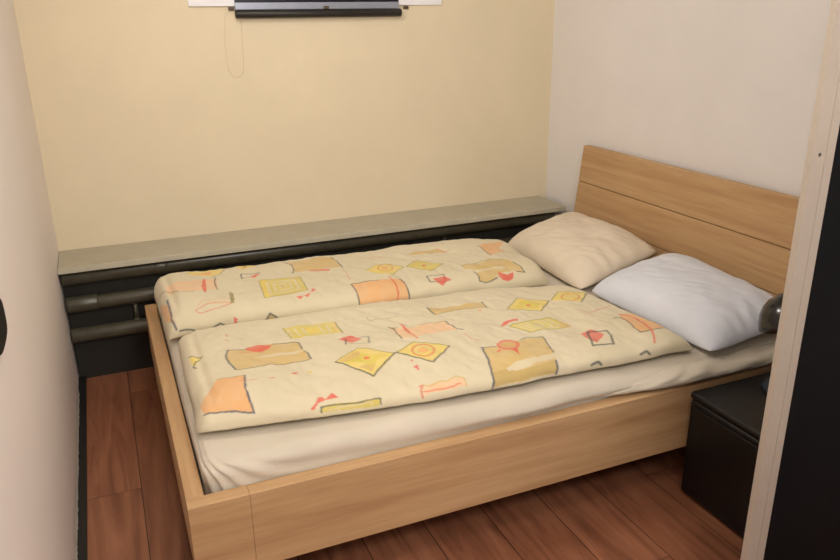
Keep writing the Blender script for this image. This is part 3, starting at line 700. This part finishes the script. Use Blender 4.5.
  ('F','t',0,[(1.1399,0.4681),(1.1913,0.4694),(1.2363,0.4706),(1.2844,0.4952),(1.3346,0.4818),(1.3692,0.4327),(1.3792,0.3891),(1.382,0.3546),(1.3273,0.3751),(1.2661,0.3704),(1.2287,0.3434),(1.1868,0.3372),(1.1703,0.3424),(1.174,0.3668),(1.1656,0.3971),(1.1838,0.4027),(1.1416,0.4291)]),
  ('F','c',0,[(1.1692,0.4048),(1.2609,0.4114),(1.3166,0.4068),(1.2912,0.388),(1.2561,0.402),(1.1734,0.3882)]),
  ('L','g',0.0018,[(1.1399,0.4681),(1.1913,0.4694),(1.2844,0.4952),(1.3346,0.4818)]),
  ('L','k',0.0024,[(1.3635,0.438),(1.3775,0.3948),(1.382,0.3546),(1.3487,0.3662)]),
  ('L','k',0.0024,[(1.1656,0.3971),(1.174,0.3668),(1.1679,0.3426),(1.1862,0.3356),(1.2186,0.3397),(1.2484,0.3503)]),
  ('F','r',0,[(1.2653,0.3866),(1.2782,0.3696),(1.3016,0.3567),(1.334,0.3678),(1.3185,0.3351),(1.2918,0.3285),(1.2695,0.3381),(1.2599,0.3568)]),
 ],
}
#PRINT-END
PAL = {'o': srgb(236, 180, 122), 'p': srgb(240, 200, 158), 'y': srgb(236, 212, 112), 'Y': srgb(222, 204, 100), 't': srgb(216, 186, 122), 'T': srgb(200, 174, 112),
       'k': srgb(88, 94, 92), 'r': srgb(228, 96, 82), 'R': srgb(222, 130, 100), 'c': srgb(224, 213, 184), 'g': srgb(150, 142, 80), 'b': srgb(80, 90, 110), 'w': srgb(238, 222, 190)}
def paint_print(items, S, T):
    col = np.empty(S.shape+(3,)); col[:] = BASEC
    for kind, c, wd, pts in items:
        rgb = np.array(PAL[c][:3]); P = np.array(pts)
        lo = P.min(0)-.02; hi = P.max(0)+.02
        sel = np.nonzero((S > lo[0]) & (S < hi[0]) & (T > lo[1]) & (T < hi[1]))
        if not len(sel[0]): continue
        s, t = S[sel], T[sel]
        s = s+.0012*vnoise(s*90, t*90, 3); t = t+.0012*vnoise(s*90, t*90, 4)
        if kind == 'F':
            ins = np.zeros(len(s), bool); n = len(P)
            for i in range(n):
                x0, y0 = P[i]; x1, y1 = P[(i+1) % n]
                if y0 == y1: continue
                cr = ((y0 > t) != (y1 > t)) & (s < (x1-x0)*(t-y0)/(y1-y0)+x0)
                ins ^= cr
            al = ins*(.80+.12*vnoise(s*35, t*35, 7))
        else:
            d = np.full(len(s), 9.)
            for i in range(len(P)-1):
                a = P[i]; b = P[i+1]; v = b-a; L2 = max(v@v, 1e-9)
                k = np.clip(((s-a[0])*v[0]+(t-a[1])*v[1])/L2, 0, 1)
                d = np.minimum(d, np.hypot(s-a[0]-k*v[0], t-a[1]-k*v[1]))
            al = np.clip((wd-d)/.0022+.5, 0, 1)*.85
        cc = col[sel]; col[sel] = cc*(1-al[:, None])+rgb*al[:, None]
    return col
def print_mat():
    m, nt, b = newmat('printed_cotton', BASEC.tolist()+[1], .85, spec=.15, sheen=.15)
    a = nt.nodes.new('ShaderNodeVertexColor'); a.layer_name = 'print'
    v = coords(nt); n = noise(nt, v, 7, 4)
    nt.links.new(mixc(nt, a.outputs[0], ramp(nt, n, [(.3, (1, 1, 1, 1)), (.75, (.94, .93, .90, 1))]), 1.0, 'MULTIPLY'), b.inputs['Base Color'])
    bump(nt, b, noise(nt, v, 24, 5, .6, .8), .25, .006)
    return m
M_print = print_mat()
DN = {}
for key, lab in (('near', 'folded cream duvet with coloured printed squares, orange patch on its front left corner'),
                 ('far', 'folded cream duvet with coloured printed squares, on the side by the dark pipes')):
    V, S, T = duvet_mesh(DUV[key], 480, 460)
    o = grid_object('folded_duvet', V, M_print, colors=paint_print(PRINT[key], S, T))
    tag(o, lab, 'duvet', 'printed duvets folded on the bed'); DN[key] = o

# --- pillows
def pillow(label, mat, corners, thick, seed, lift=0):
    """corners: near-front, far-front, far-back, near-back (3-D points of the mid seam)"""
    N = 110
    c = [np.array(p) for p in corners]
    g = np.linspace(-1, 1, N)
    g = np.sign(g)*(1-(1-np.abs(g))**1.25)
    U, W = np.meshgrid(g, g, indexing='ij')           # U: front->back, W: near->far
    a, b = (U+1)/2, (W+1)/2
    # edges bow inwards between the corners
    bow = .045
    U0, W0 = U, W
    U = U0*np.sqrt(1-.12*W0**6); W = W0*np.sqrt(1-.12*U0**6)
    a2 = (U*(1-bow*(1-W**2)*np.abs(U)**2)+1)/2; b2 = (W*(1-bow*(1-U**2)*np.abs(W)**2)+1)/2
    mid = (c[0]*((1-a2)*(1-b2))[..., None]+c[1]*((1-a2)*b2)[..., None]+c[2]*(a2*b2)[..., None]+c[3]*(a2*(1-b2))[..., None])
    e1 = (c[3]+c[2]-c[0]-c[1]); e2 = (c[1]+c[2]-c[0]-c[3]); n = np.cross(e1, e2); n /= np.linalg.norm(n)
    if n[2] < 0: n = -n
    U, W = U0, W0
    prof = (np.clip(1-np.abs(U)**3.4, 0, 1)**.5)*(np.clip(1-np.abs(W)**3.6, 0, 1)**.55)
    wr = (.007*vnoise(U*2.2+9, W*2.6, seed)+.0035*vnoise(U*5, W*6, seed+1)+.002*vnoise((U+W)*11, (U-W)*4, seed+2))
    # creases running in from the near edge
    cre = .004*np.sin(U*17+3*vnoise(U*2, W*2, seed+3))*np.exp(-((W+1)/.32)**2)*(1-np.abs(U)**6)
    topo = mid+n*(prof*thick+(wr+cre)*prof**.5)[..., None]
    bot = mid-n*(prof*thick*.16)[..., None]
    topo[..., 2] += lift; bot[..., 2] += lift
    idx = {}; verts = []; faces = []
    def vid(layer, i, j):
        k = (0 if (i in (0, N-1) or j in (0, N-1)) else layer, i, j)
        if k not in idx: idx[k] = len(verts); verts.append((topo if k[0] == 0 else bot)[i, j].tolist())
        return idx[k]
    for i in range(N-1):
        for j in range(N-1):
            faces.append((vid(0, i, j), vid(0, i+1, j), vid(0, i+1, j+1), vid(0, i, j+1)))
            faces.append((vid(1, i, j+1), vid(1, i+1, j+1), vid(1, i+1, j), vid(1, i, j)))
    me = bpy.data.meshes.new('pillow'); me.from_pydata(verts, [], faces); me.update()
    bm = bmesh.new(); bm.from_mesh(me); bmesh.ops.recalc_face_normals(bm, faces=bm.faces); bm.to_mesh(me); bm.free()
    for p in me.polygons: p.use_smooth = True
    o = bpy.data.objects.new('pillow', me); C.objects.link(o); me.materials.append(mat)
    return tag(o, label, 'pillow', 'pillows leaning on the headboard')
pillow('cream pillow leaning in the far corner of the headboard near the ledge', M_pillow_cream,
       [(1.640, 2.272, .468), (1.668, 2.955, .468), (2.100, 3.02, .540), (2.100, 2.355, .550)], .098, 41)
pillow('bright white pillow leaning on the headboard beside the bedside stand', M_pillow_white,
       [(1.690, 1.622, .468), (1.655, 2.262, .476), (2.100, 2.31, .535), (2.112, 1.64, .505)], .108, 57)

# ------------------------------------------------------------------ bedside stand and lamp
NX0, NX1, NY0, NY1, NZ = 1.588, 2.150, 1.155, 1.594, .377
ns = empty('bedside_stand', ((NX0+NX1)/2, (NY0+NY1)/2, 0))
tag(ns, 'low black bedside stand with rounded edges between the bed and the silver post', 'nightstand')
link('body', boxbm((NX0+.003, NY0+.003, .012), (NX1, NY1-.003, NZ-.026)), M_stand, ns, bevel=.012)
link('top_panel', boxbm((NX0, NY0, NZ-.0255), (NX1, NY1, NZ)), M_stand, ns, bevel=.011)
link('drawer_front', boxbm((NX0-.002, NY0+.02, .06), (NX0+.0028, NY1-.02, NZ-.045)), M_stand, ns, bevel=.002)
for x in (NX0+.04, NX1-.07):
    for y in (NY0+.04, NY1-.07): link('foot', boxbm((x, y, 0), (x+.03, y+.03, .0118)), M_black_base, ns)

LX, LY = 1.860, 1.470
lamp = empty('table_lamp', (LX, LY, NZ))
tag(lamp, 'glossy black dome lamp on the bedside stand, half hidden by the post', 'lamp')
bm = bmesh.new(); lathe(bm, [(0, NZ+.0005), (.068, NZ+.0005), (.072, NZ+.006), (.069, NZ+.016), (.03, NZ+.022), (.012, NZ+.028), (0, NZ+.028)], Matrix.Translation((LX, LY, 0)))
link('base', bm, M_lamp_base, lamp, smooth=True)
bm = bmesh.new(); tube(bm, [(LX, LY, NZ+.027), (LX+.030, LY+.004, NZ+.12), (LX+.036, LY+.006, NZ+.25), (LX+.022, LY+.002, NZ+.335), (LX-.040, LY-.006, NZ+.376), (LX-.088, LY-.012, NZ+.347)], .006, 12)
link('stem', bm, M_lamp, lamp, smooth=True)
# the shade opens downwards and a little towards the room
ax = Vector((.06, -.30, -.92)).normalized()
tip = Vector((LX-.090, LY-.012, NZ+.345))
rot = ax.to_track_quat('Z', 'Y').to_matrix().to_4x4()
Ms = Matrix.Translation(tip) @ rot
outer = [(0, 0), (.018, .001), (.026, .006), (.045, .014), (.063, .030), (.076, .052), (.084, .080), (.086, .100)]
inner = [(.083, .100), (.081, .080), (.073, .054), (.060, .033), (.043, .018), (.02, .010), (0, .009)]
bm = bmesh.new(); lathe(bm, outer+[(.0845, .1015)], Ms, 48); sh = link('lamp_shade', bm, M_lamp, lamp, smooth=True)
bm = bmesh.new(); lathe(bm, [(.0845, .1010)]+inner, Ms, 48); li = link('shade_lining', bm, M_lamp_in, None, smooth=True); li.parent = sh
bm = bmesh.new(); lathe(bm, [(0, .012), (.016, .014), (.016, .034), (.026, .050), (.028, .062), (.020, .078), (0, .086)], Ms, 24)
bu = link('bulb', bm, M_bulb, None, smooth=True); bu.parent = sh

# ------------------------------------------------------------------ black partition panel with metal edge profile
pa = empty('sliding_door_panel', (1.5, 1.0, 0))
tag(pa, 'tall black door panel with a silver metal edge at the right of the picture', 'door')
link('panel', boxbm((1.2865, 1.001, .004), (XR-.004, 1.013, ZC-.004)), M_black, pa)
prof = [(1.228, 1.014), (1.228, 1.0), (1.2615, 1.0), (1.2625, 1.0025), (1.2640, 1.0025), (1.2650, 1.0), (1.286, 1.0), (1.286, 1.014)]
bm = bmesh.new(); prism(bm, prof, 'z', .002, ZC-.002)
ep = link('edge_profile', bm, M_alu, pa)
bm = bmesh.new(); lathe(bm, [(0, 0), (.0028, 0), (.0034, .0006), (.0034, .0012), (0, .0014)], Matrix.Translation((1.246, .9999, 1.242)) @ Matrix.Rotation(math.pi/2, 4, 'X'), 16)
sc = link('screw', bm, M_screw, None, smooth=True); sc.parent = ep; sc.location = (0, 0, 0)

# ------------------------------------------------------------------ things on the back and left walls
bd = tag(link('light_spill', boxbm((.415, YB-.012, 1.545), (1.592, YB-.0005, 2.25)), M_spill, bevel=.001),  # thin white slab standing in for projector light spilled on the wall
         'white slab painted as projector light spill behind the dark screen at the top of the back wall', 'light patch')
scn = empty('pulldown_screen', (.99, YB-.03, 1.5))
tag(scn, 'dark roll-down screen with silver strip and black bottom bar above the bed', 'screen')
link('screen_sheet', boxbm((.607, YB-.020, 1.560), (1.366, YB-.0155, 2.2)), M_navy, scn)
link('silver_strip', boxbm((.607, YB-.024, 1.530), (1.366, YB-.0135, 1.5595)), M_silver, scn, bevel=.002)
bm = bmesh.new(); tube(bm, [(.606, YB-.022, 1.512), (.609, YB-.022, 1.512), (1.373, YB-.022, 1.512), (1.376, YB-.022, 1.512)], [.0155, .0175, .0175, .0155], 24)
link('bottom_bar', bm, M_bar, scn, smooth=True)
for x in (.580, 1.000, 1.396):
    clip = link('clip', boxbm((x, YB-.034, 1.530), (x+.024, YB-.0245, 1.543)) if x == 1.0 else boxbm((x, YB-.012, 1.527), (x+.024, YB-.0005, 1.541)), M_clip, scn, bevel=.002)
bm = bmesh.new()
pts = [(.566, 1.528), (.556, 1.45), (.552, 1.38), (.553, 1.32), (.560, 1.275), (.578, 1.250), (.602, 1.249), (.620, 1.266), (.627, 1.31), (.628, 1.40), (.632, 1.49)]
tube(bm, [(x, YB-.0025, z) for x, z in pts], .0016, 8)
tag(link('pull_cord', bm, M_back, smooth=True), 'thin cream cord loop hanging on the wall below the left end of the screen bar', 'cord')

# black rounded fitting on the left wall
bm = bmesh.new()
pr = []
hy, hz, ry, rz = 1.555, .938, .080, .044
for k in range(40):
    a = 2*math.pi*k/40; ca, sa = math.cos(a), math.sin(a)
    pr.append((hy+ry*math.copysign(abs(ca)**.6, ca), hz+rz*math.copysign(abs(sa)**.6, sa)))
prism(bm, pr, 'x', XL+.0005, XL+.012)
tag(link('wall_fitting', bm, M_black, bevel=.005), 'black rounded fitting on the left wall at the edge of the picture', 'wall fitting')
# ceiling lamp that lights the room (above the picture)
